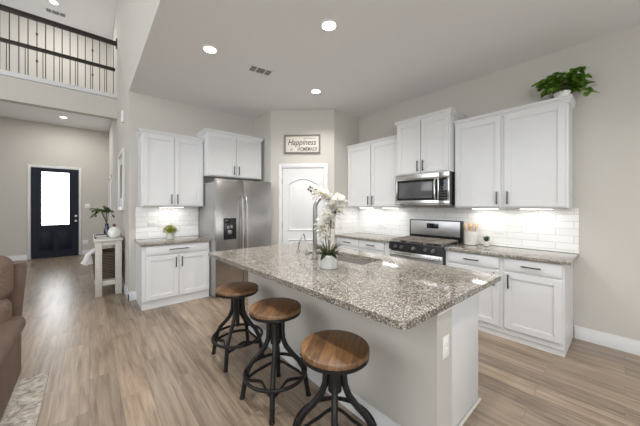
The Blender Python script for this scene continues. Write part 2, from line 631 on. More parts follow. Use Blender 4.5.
window('unseen_window_1', -4.4, -.8, .5, 4.4, 3, 2, (0, -4.04, 0), 0)  # unseen windows, added to light the room
window('unseen_window_2', 1.3, 3.3, .85, 2.3, 2, 1, (0, -4.04, 0), 0)
window('unseen_window_3', 1.0, 5.0, 1.7, 5.5, 3, 2, (-5.53, 0, 0), R(90))  # raised and shifted to brighten the hall wall more than the cabinets


def base_profile(b, p0, p1, nx, ny, h=.135, t=.016):
    """baseboard along p0-p1, thickness towards (nx,ny)"""
    def ring(p):
        x, y = p
        return [(x, y, 0), (x + nx * t, y + ny * t, 0), (x + nx * t, y + ny * t, h - .035), (x + nx * t * .55, y + ny * t * .55, h - .022),
                (x + nx * t * .45, y + ny * t * .45, h), (x, y, h)]
    b.loft([ring(p0), ring(p1)])
    return b


struct(base_profile(B(), (XB, -3.97), (XB, .357), -1, 0), 'baseboard_right', M['trim'])
struct(base_profile(B(), (XH - .016, YA), (.545, YA), 0, -1), 'baseboard_back', M['trim'])
struct(base_profile(B(), (XH, YA - .016), (XH, YE), -1, 0), 'baseboard_hall', M['trim'])
e = B()
base_profile(e, (-5.45, YE), (-1.24, YE), 0, -1)
base_profile(e, (-.16, YE), (XH - .02, YE), 0, -1)
struct(e, 'baseboard_entry', M['trim'])
# cased opening on the hall wall near the entry
struct(B().box(XH - .02, XH, 9.95, 10.05, 0, 2.27, .004).box(XH - .02, XH, 8.9, 9.0, 0, 2.27, .004).box(XH - .02, XH, 8.9, 10.05, 2.18, 2.28, .004), 'trim_2', M['trim'])

# ------------------------------------------------------------------ entry door
x0, x1, zt = -1.165, -.235, 2.46
d1 = struct(B().box(x0, -.977, YE - .045, YE - .004, .01, zt).box(-.423, x1, YE - .045, YE - .004, .01, zt)
            .box(-.977, -.423, YE - .045, YE - .004, .01, .9).box(-.977, -.423, YE - .045, YE - .004, 2.36, zt), 'door_1', M['navy'])
for a, c in ((-1.02, -.745), (-.655, -.38)):
    B().box(a, c, YE - .05, YE - .044, .2, .74, .003).box(a + .045, c - .045, YE - .058, YE - .046, .245, .695, .006).build('door_panel', M['navy'], d1)
B().box(-.985, -.415, YE - .035, YE - .015, .892, 2.368).build('glass_pane', M['glasslit'], d1)
g = B()
for z in (1.02, 2.25): g.box(-.977, -.423, YE - .038, YE - .034, z - .004, z + .004)
for x in (-.89, -.51): g.box(x - .004, x + .004, YE - .038, YE - .034, .9, 2.36)
g.build('leaded_came', mat('pale_lead_came', (.55, .58, .62), .4, noise=.05), d1)
g = B()
for a, b_, c, d_ in ((-1.0, -.40, .875, .905), (-1.0, -.40, 2.355, 2.385)): g.box(a, b_, YE - .055, YE - .045, c, d_, .004)
for a, b_ in ((-1.0, -.972), (-.428, -.40)): g.box(a, b_, YE - .055, YE - .045, .905, 2.355, .004)
g.build('glass_frame', M['navy'], d1)
hd = B().disc_y(-.285, YE - .055, 1.14, .032, .02).tube([(-.285, YE - .06, 1.14), (-.285, YE - .1, 1.14)], .012)
hd.disc_y(-.285, YE - .105, 1.0, .03, .035).disc_y(-.285, YE - .055, 1.0, .033, .02).tube([(-.285, YE - .06, 1.0), (-.285, YE - .1, 1.0)], .012)
hd.build('door_handle', M['nickel'], d1)
struct(B().box(x0 - .07, x0 - .008, YE - .022, YE, 0, zt + .075, .005).box(x1 + .008, x1 + .07, YE - .022, YE, 0, zt + .075, .005)
       .box(x0 - .008, x1 + .008, YE - .022, YE, zt + .008, zt + .075, .005), 'trim_3', M['trim'])
tag(B().box(-.095, .025, YE - .008, YE - .0005, 1.37, 1.49, .003).box(-.065, -.04, YE - .012, YE - .006, 1.4, 1.46, .002).box(-.03, -.005, YE - .012, YE - .006, 1.4, 1.46, .002)
    .build('light_switch', M['plastic']), 'white double light switch on the entry wall right of the navy door', 'switch')
tag(B().box(-.15, -.02, YE - .008, YE - .0005, .30, .42, .003).box(-.11, -.06, YE - .011, YE - .006, .32, .40, .003)
    .build('wall_outlet', M['plastic']), 'white outlet low on the entry wall beside the navy door', 'outlet')

# ------------------------------------------------------------------ pantry door on the diagonal wall
# local frame: x along the wall from left pantry corner, y=0 wall surface, -y into the room
dl = math.hypot(XD2 - XD1, YD2 - YD1)
ang = math.atan2(YD2 - YD1, XD2 - XD1)
POR = (XD1, YD1, 0)


def arch(x0, x1, z0, z1, rise, n=14):
    """outline of a panel with an arched top"""
    pts = [(x0, z0), (x1, z0)]
    for i in range(n + 1):
        t = i / n
        x = x1 + (x0 - x1) * t
        pts.append((x, z1 - rise + rise * math.sin(PI * t)))
    return pts


px0, px1, pzt = .225, .965, 2.1


def yloft(b, loops):
    b.loft([[(x, y, z) for x, z in pts] for y, pts in loops])


d2 = struct(B().box(px0, px1, -.012, -.001, .012, pzt), 'door_2', M['trim'], POR, ang)
# raised stile and rail layer with arched panels
for (z0, z1, rise) in ((.2, .83, 0), (.98, 1.93, .1)):
    b = B()
    outer = arch(px0 + .10, px1 - .10, z0, z1, rise) if rise else [(px0 + .10, z0), (px1 - .10, z0), (px1 - .10, z1), (px0 + .10, z1)]
    cxp, czp = (px0 + px1) / 2, (z0 + z1) / 2

    def shrink(pts, d):
        w, h = (px1 - px0 - .2) / 2, (z1 - z0) / 2
        return [(cxp + (x - cxp) * (w - d) / w, czp + (z - czp) * (h - d) / h) for x, z in pts]
    yloft(b, [(-.012, outer), (-.028, shrink(outer, .008)), (-.028, shrink(outer, .018)), (-.014, shrink(outer, .03)),
              (-.014, shrink(outer, .045)), (-.025, shrink(outer, .075))])
    b.build('door_panel', M['trim'], d2)
hk = B().disc_y(px1 - .06, -.017, .96, .028, .012).tube([(px1 - .06, -.02, .96), (px1 - .06, -.05, .96)], .01).blob((px1 - .06, -.065, .96), .028, .02, .028)
hk.build('door_handle', M['nickel'], d2)
for z in (.3, 1.08, 1.87):
    B().tube([(px0 - .004, -.02, z - .045), (px0 - .004, -.02, z + .045)], .006).build('hinge', M['nickel'], d2)
struct(B().box(px0 - .075, px0 - .008, -.024, 0, 0, pzt + .085, .005).box(px1 + .008, px1 + .075, -.024, 0, 0, pzt + .085, .005)
       .box(px0 - .008, px1 + .008, -.024, 0, pzt + .01, pzt + .085, .005), 'trim_4', M['trim'], POR, ang)
struct(base_profile(base_profile(B(), (0.02, 0), (px0 - .08, 0), 0, -1), (px1 + .08, 0), (dl - .02, 0), 0, -1), 'baseboard_pantry', M['trim'], POR, ang)

# sign above the pantry door
sg = thing('wall_sign', 'framed cream Happiness sign hung above the white pantry door', 'sign',
           (XD1 + math.cos(ang) * .58, YD1 + math.sin(ang) * .58, 2.37), ang)
sw, sh = .325, .335
B().box(-sw, sw, -.03, -.0008, 0, .028, .003).box(-sw, sw, -.03, -.0008, sh - .028, sh, .003).box(-sw, -sw + .028, -.03, -.0008, .028, sh - .028, .003).box(sw - .028, sw, -.03, -.0008, .028, sh - .028, .003).build('frame', M['frame'], sg)
B().box(-sw + .026, sw - .026, -.016, -.001, .026, sh - .026).build('board', M['paper'], sg)


def lettering(body, size, x, z, shear, parent, m, sx=1.0, weight=0.0):
    cu = bpy.data.curves.new('t', 'FONT')
    cu.body = body
    cu.size = size
    cu.shear = shear
    cu.extrude = .001
    cu.offset = weight
    cu.align_x = 'CENTER'
    o = bpy.data.objects.new('t', cu)
    COL.objects.link(o)
    dg = bpy.context.evaluated_depsgraph_get()
    me = bpy.data.meshes.new_from_object(o.evaluated_get(dg))
    bpy.data.objects.remove(o)
    me.materials.clear()
    me.materials.append(m)
    for v in me.vertices:
        v.co.x *= sx
    t = bpy.data.objects.new('lettering', me)
    COL.objects.link(t)
    t.parent = parent
    t.location = (x, -.0175, z)
    t.rotation_euler = (R(90), 0, 0)
    return t


lettering('Happiness', .148, -.01, .15, .3, sg, M['ink'], .84, .0015)
lettering('HOMEMADE', .098, .095, .045, 0, sg, M['ink'], .66, .001)
lettering('is', .085, -.2, .05, .35, sg, M['ink'])
B().tube([(.02, -.018, .262), (.1, -.018, .272), (.18, -.018, .266), (.24, -.018, .27)], .0035, 6).build('flourish', M['ink'], sg)


# ------------------------------------------------------------------ cabinets
# local frame: x along the run (left to right as seen), back at y=0, front at y=-D
def shaker(b, x0, x1, z0, z1, y, rail=.058, th=.02):
    b.box(x0, x0 + rail, y - th, y, z0, z1, .0018, 1).box(x1 - rail, x1, y - th, y, z0, z1, .0018, 1)
    b.box(x0 + rail, x1 - rail, y - th, y, z0, z0 + rail, .0018, 1).box(x0 + rail, x1 - rail, y - th, y, z1 - rail, z1, .0018, 1)
    b.box(x0 + rail - .004, x1 - rail + .004, y - th + .011, y - .002, z0 + rail - .004, z1 - rail + .004)
    s = .008   # small sticking around the panel
    X0, X1, Z0, Z1 = x0 + rail, x1 - rail, z0 + rail, z1 - rail
    for (a, c, d, e_) in ((X0, X0 + s, Z0, Z1), (X1 - s, X1, Z0, Z1), (X0, X1, Z0, Z0 + s), (X0, X1, Z1 - s, Z1)):
        b.box(a, c, y - th + .005, y - th + .012, d, e_)
    return b


def pull(cx, cz, y, vertical, length=.15):
    b = B()
    h = length / 2
    if vertical:
        b.box(cx - .0065, cx + .0065, y - .036, y - .024, cz - h, cz + h, .002)
        for s in (-1, 1): b.box(cx - .005, cx + .005, y - .026, y, cz + s * h * .75 - .005, cz + s * h * .75 + .005)
    else:
        b.box(cx - h, cx + h, y - .036, y - .024, cz - .0065, cz + .0065, .002)
        for s in (-1, 1): b.box(cx + s * h * .75 - .005, cx + s * h * .75 + .005, y - .026, y, cz - .005, cz + .005)
    return b


def crown_mesh(Wd, D, z, left=True, right=True, h=.05, pr=.028):
    """crown moulding round the front and free sides, as one loft"""
    l, r = (1 if left else 0), (1 if right else 0)
    def ring(p, zz): return [(-p * l, 0, zz), (-p * l, -D - p, zz), (Wd + p * r, -D - p, zz), (Wd + p * r, 0, zz)]
    prof = [(.002, z - .02), (.012, z - .016), (.012, z), (.016, z + .006), (.026, z + h * .45), (pr - .006, z + h * .72), (pr, z + h * .74), (pr, z + h)]
    b = B()
    b.loft([ring(p, zz) for p, zz in prof])
    return b


def cabinet(name, label, loc, rotz, Wd, D, z0, z1, doors, drawers=(), crown=None, toe=0, group=None, lpanel=0):
    """doors: (x0,x1,z0,z1,handle x,handle z); drawers: (x0,x1,z0,z1)"""
    t = thing(name, label, 'cabinet', loc, rotz, group)
    b = B()
    if toe:
        b.box(0, Wd, -D, -.002, z0 + toe, z1, .0015, 1)
        b.box(0.002, Wd - .002, -D + .012, -.004, z0, z0 + toe)
    else:
        b.box(0, Wd, -D, -.002, z0, z1, .0015, 1)
    b.build('body', M['cab'], t)
    for (a, c, d, e_, hx, hz) in doors:
        o = shaker(B(), a, c, d, e_, -D - .0005).build('door', M['cab'], t)
        pull(hx, hz, -D - .0205, True).build('handle', M['pull'], o)
    for (a, c, d, e_) in drawers:
        o = B().box(a, c, -D - .0205, -D - .0005, d, e_, .003, 2).build('drawer', M['cab'], t)
        pull((a + c) / 2, (d + e_) / 2, -D - .0205, False, .16 if c - a < .6 else .26).build('handle', M['pull'], o)
    if crown: crown_mesh(Wd, D, z1, *crown).build('crown_moulding', M['cab'], t)
    return t


A0 = .568                                              # left edge of the left-hand units
# fridge wall
cabinet('upper_cabinet', 'white two-door upper cabinet left of the steel fridge', (A0, YA, 0), 0, .862, .31, 1.415, 2.49,
        [(.022, .418, 1.43, 2.475, .385, 1.53), (.435, .84, 1.43, 2.475, .468, 1.53)], crown=(True, False), group=None)
cabinet('fridge_cabinet', 'short white two-door cabinet directly above the steel fridge', (1.437, YA, 0), 0, .99, .44, 1.92, 2.635,
        [(.03, .485, 1.935, 2.62, .452, 2.035), (.505, .962, 1.935, 2.62, .538, 2.035)], crown=(True, True))
cabinet('base_cabinet', 'white base cabinet with wide drawer left of the fridge', (A0 - .03, YA, 0), 0, .892, .60, 0, .878,
        [(.045, .443, .125, .72, .412, .62), (.46, .862, .125, .72, .492, .62)], [(.045, .862, .745, .868)], toe=.11)
tag(B().prism([(A0 - .05, YA), (A0 - .05, YA - .645), (1.437, YA - .645), (1.437, YA)], .879, .914, .004).build('countertop', M['granite']),
    'short granite countertop on the base cabinet left of the fridge', 'countertop')
# range wall: origin at its left end, run goes to -Y
RB = R(-90)


def onB(y): return (XB - .001, y, 0)


cabinet('upper_cabinet', 'white two-door upper cabinet in the corner left of the microwave', onB(YD2 - .002), RB, 1.12, .31, 1.402, 2.49,
        [(.03, .545, 1.417, 2.475, .51, 1.52), (.565, 1.09, 1.417, 2.475, .60, 1.52)], crown=(False, False))
cabinet('microwave_cabinet', 'short raised white two-door cabinet directly above the microwave', onB(2.28), RB, .79, .43, 1.88, 2.645,
        [(.018, .387, 1.895, 2.63, .355, 1.99), (.403, .772, 1.895, 2.63, .435, 1.99)], crown=(True, True))
cabinet('upper_cabinet', 'wide white two-door upper cabinet right of the microwave, under the green plant', onB(1.482), RB, 1.108, .31, 1.402, 2.49,
        [(.015, .525, 1.417, 2.475, .49, 1.52), (.56, 1.085, 1.417, 2.475, .595, 1.52)], crown=(False, True))
cabinet('base_cabinet', 'white two-drawer base cabinet between the pantry corner and the range', onB(YD2 - .002), RB, 1.13, .60, 0, .878,
        [(.06, .52, .125, .72, .48, .63), (.545, 1.03, .125, .72, .585, .63)], [(.06, .52, .745, .868), (.545, 1.03, .745, .868)], toe=.11)
cabinet('base_cabinet', 'white two-drawer base cabinet on the right of the range', onB(1.473), RB, 1.103, .60, 0, .878,
        [(.035, .575, .125, .72, .535, .63), (.625, 1.085, .125, .72, .665, .63)], [(.035, .575, .745, .868), (.625, 1.085, .745, .868)], toe=.06)
tag(B().prism([(XB, YD2 - .001), (XB - .645, YD2 - .001), (XB - .645, 2.275), (XB, 2.275)], .879, .914, .004).build('countertop', M['granite']),
    'granite countertop between the pantry corner and the range', 'countertop')
tag(B().prism([(XB, 1.47), (XB - .645, 1.47), (XB - .645, .325), (XB, .325)], .879, .914, .004).build('countertop', M['granite']),
    'granite countertop right of the range, holding the crock and succulent', 'countertop')

# backsplashes
tag(B().box(0, .902, -.009, 0, .9145, 1.415).build('tile_backsplash', M['tile'], None, (A0 - .035, YA, 0)), 'white tile backsplash behind the lime potted plant', 'backsplash')
tag(B().box(0, YD2 - .325, -.009, 0, .9145, 1.402).build('tile_backsplash', M['tile'], None, (XB - .001, YD2 - .0005, 0), RB), 'long white tile backsplash behind the range', 'backsplash')
tag(B().box(0, XB - .01 - XD2 - .02, -.009, 0, .9145, 1.402).build('tile_backsplash', M['tile'], None, (XD2 + .02, YD2, 0)), 'narrow white tile backsplash on the short pantry corner wall', 'backsplash')


# outlets on the tile
def outlet(label, loc, rotz, horiz=True, gang=1):
    t = thing('wall_outlet', label, 'outlet', loc, rotz)
    w, h = (.06 * gang + .0, .036) if horiz else (.036 * gang, .06)
    B().box(-w, w, -.007, 0, -h, h, .003).build('plate', M['plastic'], t)
    f = B()
    for s in (-1, 1):
        if horiz: f.box(s * .022 - .015, s * .022 + .015, -.0095, -.0065, -.016, .016, .002)
        else: f.box(-.016, .016, -.0095, -.0065, s * .022 - .015, s * .022 + .015, .002)
    f.build('receptacle', M['plastic'], t)
    return t


outlet('white outlet on the tile beside the succulent', (XB - .0095, 1.07, 1.105), RB)
outlet('white outlet on the tile between pantry corner and range', (XB - .0095, 2.86, 1.09), RB)
outlet('white double switch plate on the tile left of the lime plant', (.75, YA - .0095, 1.15), 0, True, 1)
outlet('white outlet on the short corner tile behind the orchid', (3.45, YD2 - .0095, 1.09), 0, False)


# under-cabinet lights
def strip_light(label, loc, rotz, ln=.30):
    t = thing('under_cabinet_light', label, 'light', loc, rotz, 'under-cabinet strip lights')
    B().box(-ln / 2, ln / 2, -.03, .03, -.012, -.0005, .002).build('housing', M['plastic'], t)
    B().box(-ln / 2 + .01, ln / 2 - .01, -.024, .024, -.016, -.0115, .001).build('lens', M['strip'], t)
    area_light('strip_glow', (0, 0, -.018), (0, 0, 0), ln - .03, .045, STRIP_POWER, (1, .97, .92), parent=t)


strip_light('bright strip light under the upper cabinet left of the fridge', (.99, YA - .17, 1.415), 0, .34)
strip_light('bright strip light under the corner cabinet, farther from the range', (XB - .17, 3.08, 1.402), RB)
strip_light('bright strip light under the corner cabinet, next to the microwave', (XB - .17, 2.58, 1.402), RB)
strip_light('bright strip light above the wooden spoons and succulent', (XB - .17, 1.17, 1.402), RB)
strip_light('bright strip light nearest the right end of the tile', (XB - .17, .66, 1.402), RB)

# ------------------------------------------------------------------ refrigerator
fr = thing('refrigerator', 'stainless steel side-by-side refrigerator with black water dispenser', 'refrigerator', (1.447, YA, 0))
FW, FD = .97, .76
B().box(0, FW, -FD, -.02, .03, 1.80, .006).box(.04, FW - .04, -FD + .02, -.06, 0, .03).build('case', M['fridgeside'], fr)
B().box(.02, FW - .02, -FD - .02, -FD + .01, .02, .085, .004).build('kick_grille', M['black'], fr)


def fridge_door(a, c):
    """gently bowed front"""
    n = 14
    pts = [(c, -FD - .004), (a, -FD - .004)]
    for i in range(n + 1):
        t = i / n
        pts.append((a + (c - a) * t, -FD - .055 - .014 * (1 - abs(2 * t - 1) ** 3)))
    return B().prism(pts, .09, 1.84, .004).build('door', M['steel'], fr)


fd1 = fridge_door(.002, .443)
fd2 = fridge_door(.451, FW - .002)
yf = -FD - .069
B().box(.12, .325, yf - .006, yf + .02, .90, 1.235, .006).build('dispenser', M['black'], fd1)
dp = [c for c in fd1.children][0]
dsp = B().box(.135, .31, yf - .009, yf - .004, 1.165, 1.222, .002)
dsp.build('control_panel', M['glassblk'], fd1)
B().box(.175, .215, yf - .012, yf - .004, 1.06, 1.115, .004).box(.225, .262, yf - .012, yf - .004, 1.07, 1.12, .004).build('dispenser_lever', M['nickel'], fd1)
B().box(.18, .25, yf - .02, yf - .004, .985, 1.045, .006).build('dispenser_lever', M['nickel'], fd1)
for o, hx in ((fd1, .411), (fd2, .485)):
    pts = [(hx, yf + .012, .52), (hx, yf - .03, .55), (hx, yf - .052, .65)] + [(hx, yf - .056, .65 + .09 * i) for i in range(1, 10)] + [(hx, yf - .03, 1.57), (hx, yf + .012, 1.60)]
    B().tube(pts, .013, 10).build('handle', M['steel2'], o)
B().box(.79, .84, yf - .0005, yf + .012, 1.735, 1.75, .001).build('badge', M['steel2'], fd2)
for x in (.05, FW - .09): B().box(x, x + .05, -FD - .05, -FD + .05, 1.80, 1.85, .004).build('hinge_cover', M['fridgeside'], fr)

# ------------------------------------------------------------------ microwave
mw = thing('microwave', 'stainless over-the-range microwave with dark glass door', 'microwave', (XB, 2.29, 1.435), RB)
MWW, MWD, MWH = .80, .43, .443
B().box(.004, MWW - .004, -MWD, -.012, 0, MWH, .003).build('case', M['black'], mw)
dm = B().box(0, .665, -MWD - .032, -MWD - .001, .0, .07, .003).box(0, .665, -MWD - .032, -MWD - .001, MWH - .085, MWH, .003)
dm.box(0, .035, -MWD - .032, -MWD - .001, .06, MWH - .08, .003).box(.645, .665, -MWD - .032, -MWD - .001, .06, MWH - .08, .003)
dm = dm.build('door', M['steel2'], mw)
B().box(.03, .65, -MWD - .027, -MWD - .002, .065, MWH - .08).build('window', M['glassblk'], dm)
B().box(.06, .575, -MWD - .0285, -MWD - .025, .10, MWH - .115, .002).build('window_screen', M['mwglass'], dm)
hp = [(.625, -MWD - .03, .075), (.625, -MWD - .06, .10)] + [(.625, -MWD - .068 - .006 * math.sin(PI * i / 6), .10 + .04 * i) for i in range(1, 6)] + [(.625, -MWD - .06, .34), (.625, -MWD - .03, .365)]
B().tube(hp, .017, 10, flat=(1, .8)).build('handle', M['steel2'], dm)
cp = B().box(.667, .775, -MWD - .030, -MWD - .001, .06, MWH - .08, .002).build('control_panel', M['glassblk'], mw)
kb = B()
for i in range(3):
    for j in range(5): kb.box(.683 + i * .028, .70 + i * .028, -MWD - .0315, -MWD - .0295, .09 + j * .034, .108 + j * .034, .001)
kb.build('keypad', mat('grey_key_print', (.06, .06, .065), .4, noise=.1), cp)
B().box(.685, .755, -MWD - .0315, -MWD - .0295, .29, .32, .001).build('clock_display', M['digits'], cp)
B().box(.667, MWW, -MWD - .031, -MWD - .001, 0, .06, .003).box(.667, MWW, -MWD - .031, -MWD - .001, MWH - .08, MWH, .003).box(.775, MWW, -MWD - .031, -MWD - .001, .06, MWH - .08, .003).build('side_trim', M['steel2'], mw)

# ------------------------------------------------------------------ range
rg = thing('gas_range', 'stainless and black gas range with five front knobs', 'range', onB(2.268), RB)
RW, RD = .79, .62
B().box(.002, RW - .002, -RD, -.03, .02, .885, .003).box(.02, RW - .02, -RD + .05, -.06, 0, .02).build('body', M['black'], rg)
od = B().box(.012, RW - .012, -RD - .035, -RD - .002, .16, .787, .006).build('oven_door', M['steel2'], rg)
B().box(.09, RW - .09, -RD - .038, -RD - .033, .27, .69, .003).build('oven_window', M['glassblk'], od)
B().tube([(.05, -RD - .035, .745), (.05, -RD - .075, .745), (RW - .05, -RD - .075, .745), (RW - .05, -RD - .035, .745)], .013, 10).build('handle', M['steel2'], od)
B().box(.012, RW - .012, -RD - .03, -RD - .002, .03, .15, .005).build('warming_drawer', M['steel2'], rg)
B().loft([[(0, -RD - .002, .795), (RW, -RD - .002, .795), (RW, -RD - .002, .90), (0, -RD - .002, .90)],
          [(0, -RD - .04, .80), (RW, -RD - .04, .80), (RW, -RD - .025, .90), (0, -RD - .025, .90)]]).build('control_panel', M['black'], rg)
for x in (.115, .215, .395, .565, .665):
    k = B().disc_y(x, -RD - .042, .85, .025, .02).disc_y(x, -RD - .06, .85, .02, .026).box(x - .004, x + .004, -RD - .076, -RD - .056, .832, .868, .001)
    k.build('knob', M['nickel'] if x == .395 else M['knob'], rg)
ct = B().box(0, RW, -RD - .02, -.09, .886, .912, .005).build('cooktop', M['black'], rg)
for gx in (.03, .275, .52):
    b = B()
    x0_, x1_, y0_, y1_ = gx, gx + .24, -RD + .015, -.12
    for x in (x0_, x1_ - .012): b.box(x, x + .012, y0_, y1_, .934, .954, .003)
    for y in (y0_, y1_ - .012, (y0_ + y1_) / 2): b.box(x0_, x1_, y, y + .012, .934, .954, .003)
    for y in (y0_ + .11, y1_ - .12):
        b.box(x0_ + .03, x1_ - .03, y, y + .010, .936, .954, .003)
        b.box((x0_ + x1_) / 2 - .005, (x0_ + x1_) / 2 + .005, y - .08, y + .09, .936, .954, .003)
    for x in (x0_, x1_ - .014):
        for y in (y0_, y1_ - .014): b.box(x, x + .014, y, y + .014, .911, .936)
    b.build('grate', M['grate'], ct)
for bx, by, br in ((.15, -.50, .05), (.15, -.24, .04), (.395, -.37, .055), (.64, -.50, .045), (.64, -.24, .05)):
    B().lathe([(br * 1.2, .911), (br * 1.2, .916), (br, .918), (br, .924), (0, .926)], bx, by, 20).build('burner', M['iron'], ct)
bg = B().box(.0, RW, -.088, -.012, .912, 1.215, .006).build('backguard', M['black'], rg)
B().box(.022, RW - .022, -.0925, -.086, .985, 1.203, .003).build('control_face', M['steelsoft'], bg)
B().box(.29, .47, -.0945, -.091, 1.09, 1.165, .003).build('display', M['digits'], bg)

# ------------------------------------------------------------------ island
IX0, IX1, IY0, IY1 = .988, 2.318, .612, 3.009
isl = thing('kitchen_island', 'long greige kitchen island with white end panel', 'island', (1.385, .652, 0))
B().box(0, .185, 0, 2.2, 0, .875).build('knee_wall', mat('island_wall_paint', (.50, .475, .44), .8, noise=.012, scale=60, bump=.04), isl)
for y0_ in (.055, 2.18):
    B().box(.1855, .77, y0_, y0_ + .02, 0, .875, .002).build('end_panel', M['cab'], isl)
B().box(.186, .785, .038, .054, 0, .018, .005).build('shoe_moulding', M['table'], isl)
cbx = B().box(.186, .75, .076, 2.179, .10, .13).box(.186, .69, .08, 2.17, 0, .10).box(.186, .20, .076, 2.179, .13, .875)
cbx.box(.752, .768, .076, 2.179, .13, .66).box(.752, .768, .076, .82, .66, .875).box(.752, .768, 1.70, 2.179, .66, .875).box(.752, .768, .82, 1.70, .84, .875)
cbx.build('cabinet_case', M['cab'], isl)
for i in range(4):
    y0_ = .085 + i * .523
    o = shaker(B(), y0_, y0_ + .513, .12, .86, 0).build('door', M['cab'], isl, (.7685, 0, 0), R(90))
base_profile(B(), (0, -.0), (0, 2.2), -1, 0, .13, .015).build('baseboard', M['trim'], isl)
ip = B().box(.06, .135, -.007, 0, .59, .71, .003).build('outlet_plate', M['plastic'], isl, (0, 0, 0))
B().box(.078, .117, -.0095, -.006, .615, .645, .002).box(.078, .117, -.0095, -.006, .655, .685, .002).build('receptacle', M['plastic'], ip)
B().box(.0, .185, -.008, 0, .845, .874, .002).build('support_trim', M['trim'], isl)

# granite top with a sink cut-out
SX0, SX1, SY0, SY1 = 1.77, 2.11, 1.50, 2.30


def rrect(x0, x1, y0, y1, r, n=6):
    out = []
    for cx_, cy_, a0 in ((x1 - r, y1 - r, 0), (x0 + r, y1 - r, 90), (x0 + r, y0 + r, 180), (x1 - r, y0 + r, 270)):
        for i in range(n + 1):
            a = R(a0 + 90 * i / n)
            out.append((cx_ + r * math.cos(a), cy_ + r * math.sin(a)))
    return out


def slab_with_hole(outer, inner, z0, z1):
    bm = bmesh.new()
    def loop(pts):
        vs = [bm.verts.new((x, y, z1)) for x, y in pts]
        return [bm.edges.new((vs[i], vs[(i + 1) % len(vs)])) for i in range(len(vs))]
    e_ = loop(outer) + loop(inner)
    bmesh.ops.triangle_fill(bm, edges=e_, use_beauty=True)
    ext = bmesh.ops.extrude_face_region(bm, geom=list(bm.faces))
    bmesh.ops.translate(bm, vec=(0, 0, z0 - z1), verts=[v for v in ext['geom'] if isinstance(v, bmesh.types.BMVert)])
    bmesh.ops.recalc_face_normals(bm, faces=bm.faces)
    o = B()
    o.bm.free()
    o.bm = bm
    return o


def rounded(poly, r, n=6):
    out = []
    k = len(poly)
    for i in range(k):
        p, a, c = Vector(poly[i]), Vector(poly[i - 1]), Vector(poly[(i + 1) % k])
        s0, s1 = p + (a - p).normalized() * r[i], p + (c - p).normalized() * r[i]
        for j in range(n + 1):
            t = j / n
            q = s0 * (1 - t) ** 2 + p * 2 * t * (1 - t) + s1 * t * t
            out.append((q.x, q.y))
    return out


itop = slab_with_hole(rounded([(1.035, .630), (2.305, .598), (IX1, IY1), (.982, IY1)], (.06, .02, .02, .02)), rrect(SX0, SX1, SY0, SY1, .03), .876, .914)
itop = itop.build('island_countertop', M['granite'])
tag(itop, 'large speckled granite countertop on the kitchen island', 'countertop')
bv = itop.modifiers.new('edge', 'BEVEL')
bv.width = .005
bv.segments = 2
bv.limit_method = 'ANGLE'
bv.angle_limit = R(50)

# sink: open basin under the cut-out
sk = B()
rim = rrect(SX0 - .012, SX1 + .012, SY0 - .012, SY1 + .012, .04)
inn = rrect(SX0 + .002, SX1 - .002, SY0 + .002, SY1 - .002, .03)
bot = rrect(SX0 + .02, SX1 - .02, SY0 + .02, SY1 - .02, .05)
def zl(p, z): return [(x, y, z) for x, y in p]
sk.loft([zl(rrect(SX0 - .004, SX1 + .004, SY0 - .004, SY1 + .004, .04), .665), zl(rrect(SX0 - .006, SX1 + .006, SY0 - .006, SY1 + .006, .036), .865), zl(rim, .867), zl(rim, .8755), zl(inn, .8755), zl(inn, .72), zl(bot, .68)])
sn = thing('kitchen_sink', 'steel undermount sink set in the island granite', 'sink', (0, 0, 0))
sn.location = ((SX0 + SX1) / 2, (SY0 + SY1) / 2, .66)
def rel(o, p): 
    o.parent = p
    o.location = Vector(o.location) - Vector(p.location)
    return o
rel(sk.build('basin', M['sink']), sn)
rel(B().lathe([(.045, .6802), (.045, .684), (.03, .6845), (.02, .682), (0, .682)], 1.94, 1.9).build('drain', M['nickel']), sn)

# faucets
fc = thing('kitchen_faucet', 'tall gooseneck steel faucet behind the orchid on the island', 'faucet', (1.645, 1.965, .9142))
B().lathe([(.034, 0), (.034, .012), (.026, .02), (.024, .06), (.022, .065)]).build('base', M['gunmetal'], fc)
pts = [(0, 0, .06), (0, 0, .25), (0, 0, .47)]
for i in range(0, 15):
    a = PI - PI * i / 14
    pts.append((.115 + .115 * math.cos(a), 0, .48 + .115 * math.sin(a)))
pts += [(.23, 0, .44)]
B().tube(pts, .020, 12).build('spout', M['gunmetal'], fc)
B().lathe([(.014, .28), (.023, .29), (.024, .38), (.02, .45)], .23, 0).build('spray_head', M['gunmetal'], fc)
B().tube([(0, 0, .10), (0, -.04, .105), (-.01, -.10, .14)], [.011, .009, .007], 8).build('lever', M['gunmetal'], fc)
sf = thing('filter_faucet', 'small thin curved faucet left of the tall gooseneck faucet', 'faucet', (1.758, 2.39, .9142))
B().lathe([(.02, 0), (.02, .012), (.012, .02), (.010, .04)]).build('base', M['gunmetal'], sf)
pts = [(0, 0, .03), (0.005, -.01, .10)] + [(.055 - .05 * math.cos(R(a)), -.045 + .03 * -math.cos(R(a)) + .03, .13 + .065 * math.sin(R(a))) for a in range(10, 171, 20)] + [(.108, -.0, .11)]
B().tube(pts, .0055, 8).build('spout', M['gunmetal'], sf)
B().tube([(0, .0, .03), (-.035, .03, .04)], .005, 8).build('lever', M['gunmetal'], sf)
tag(B().lathe([(.022, 0), (.022, .012), (.014, .018), (.012, .05), (.008, .055)]).tube([(0, 0, .05), (.03, -.01, .066), (.06, -.02, .06)], .005, 8)
    .build('soap_dispenser', M['gunmetal'], None, (1.735, 2.20, .9142)), 'small steel soap pump between the two island faucets', 'soap dispenser')

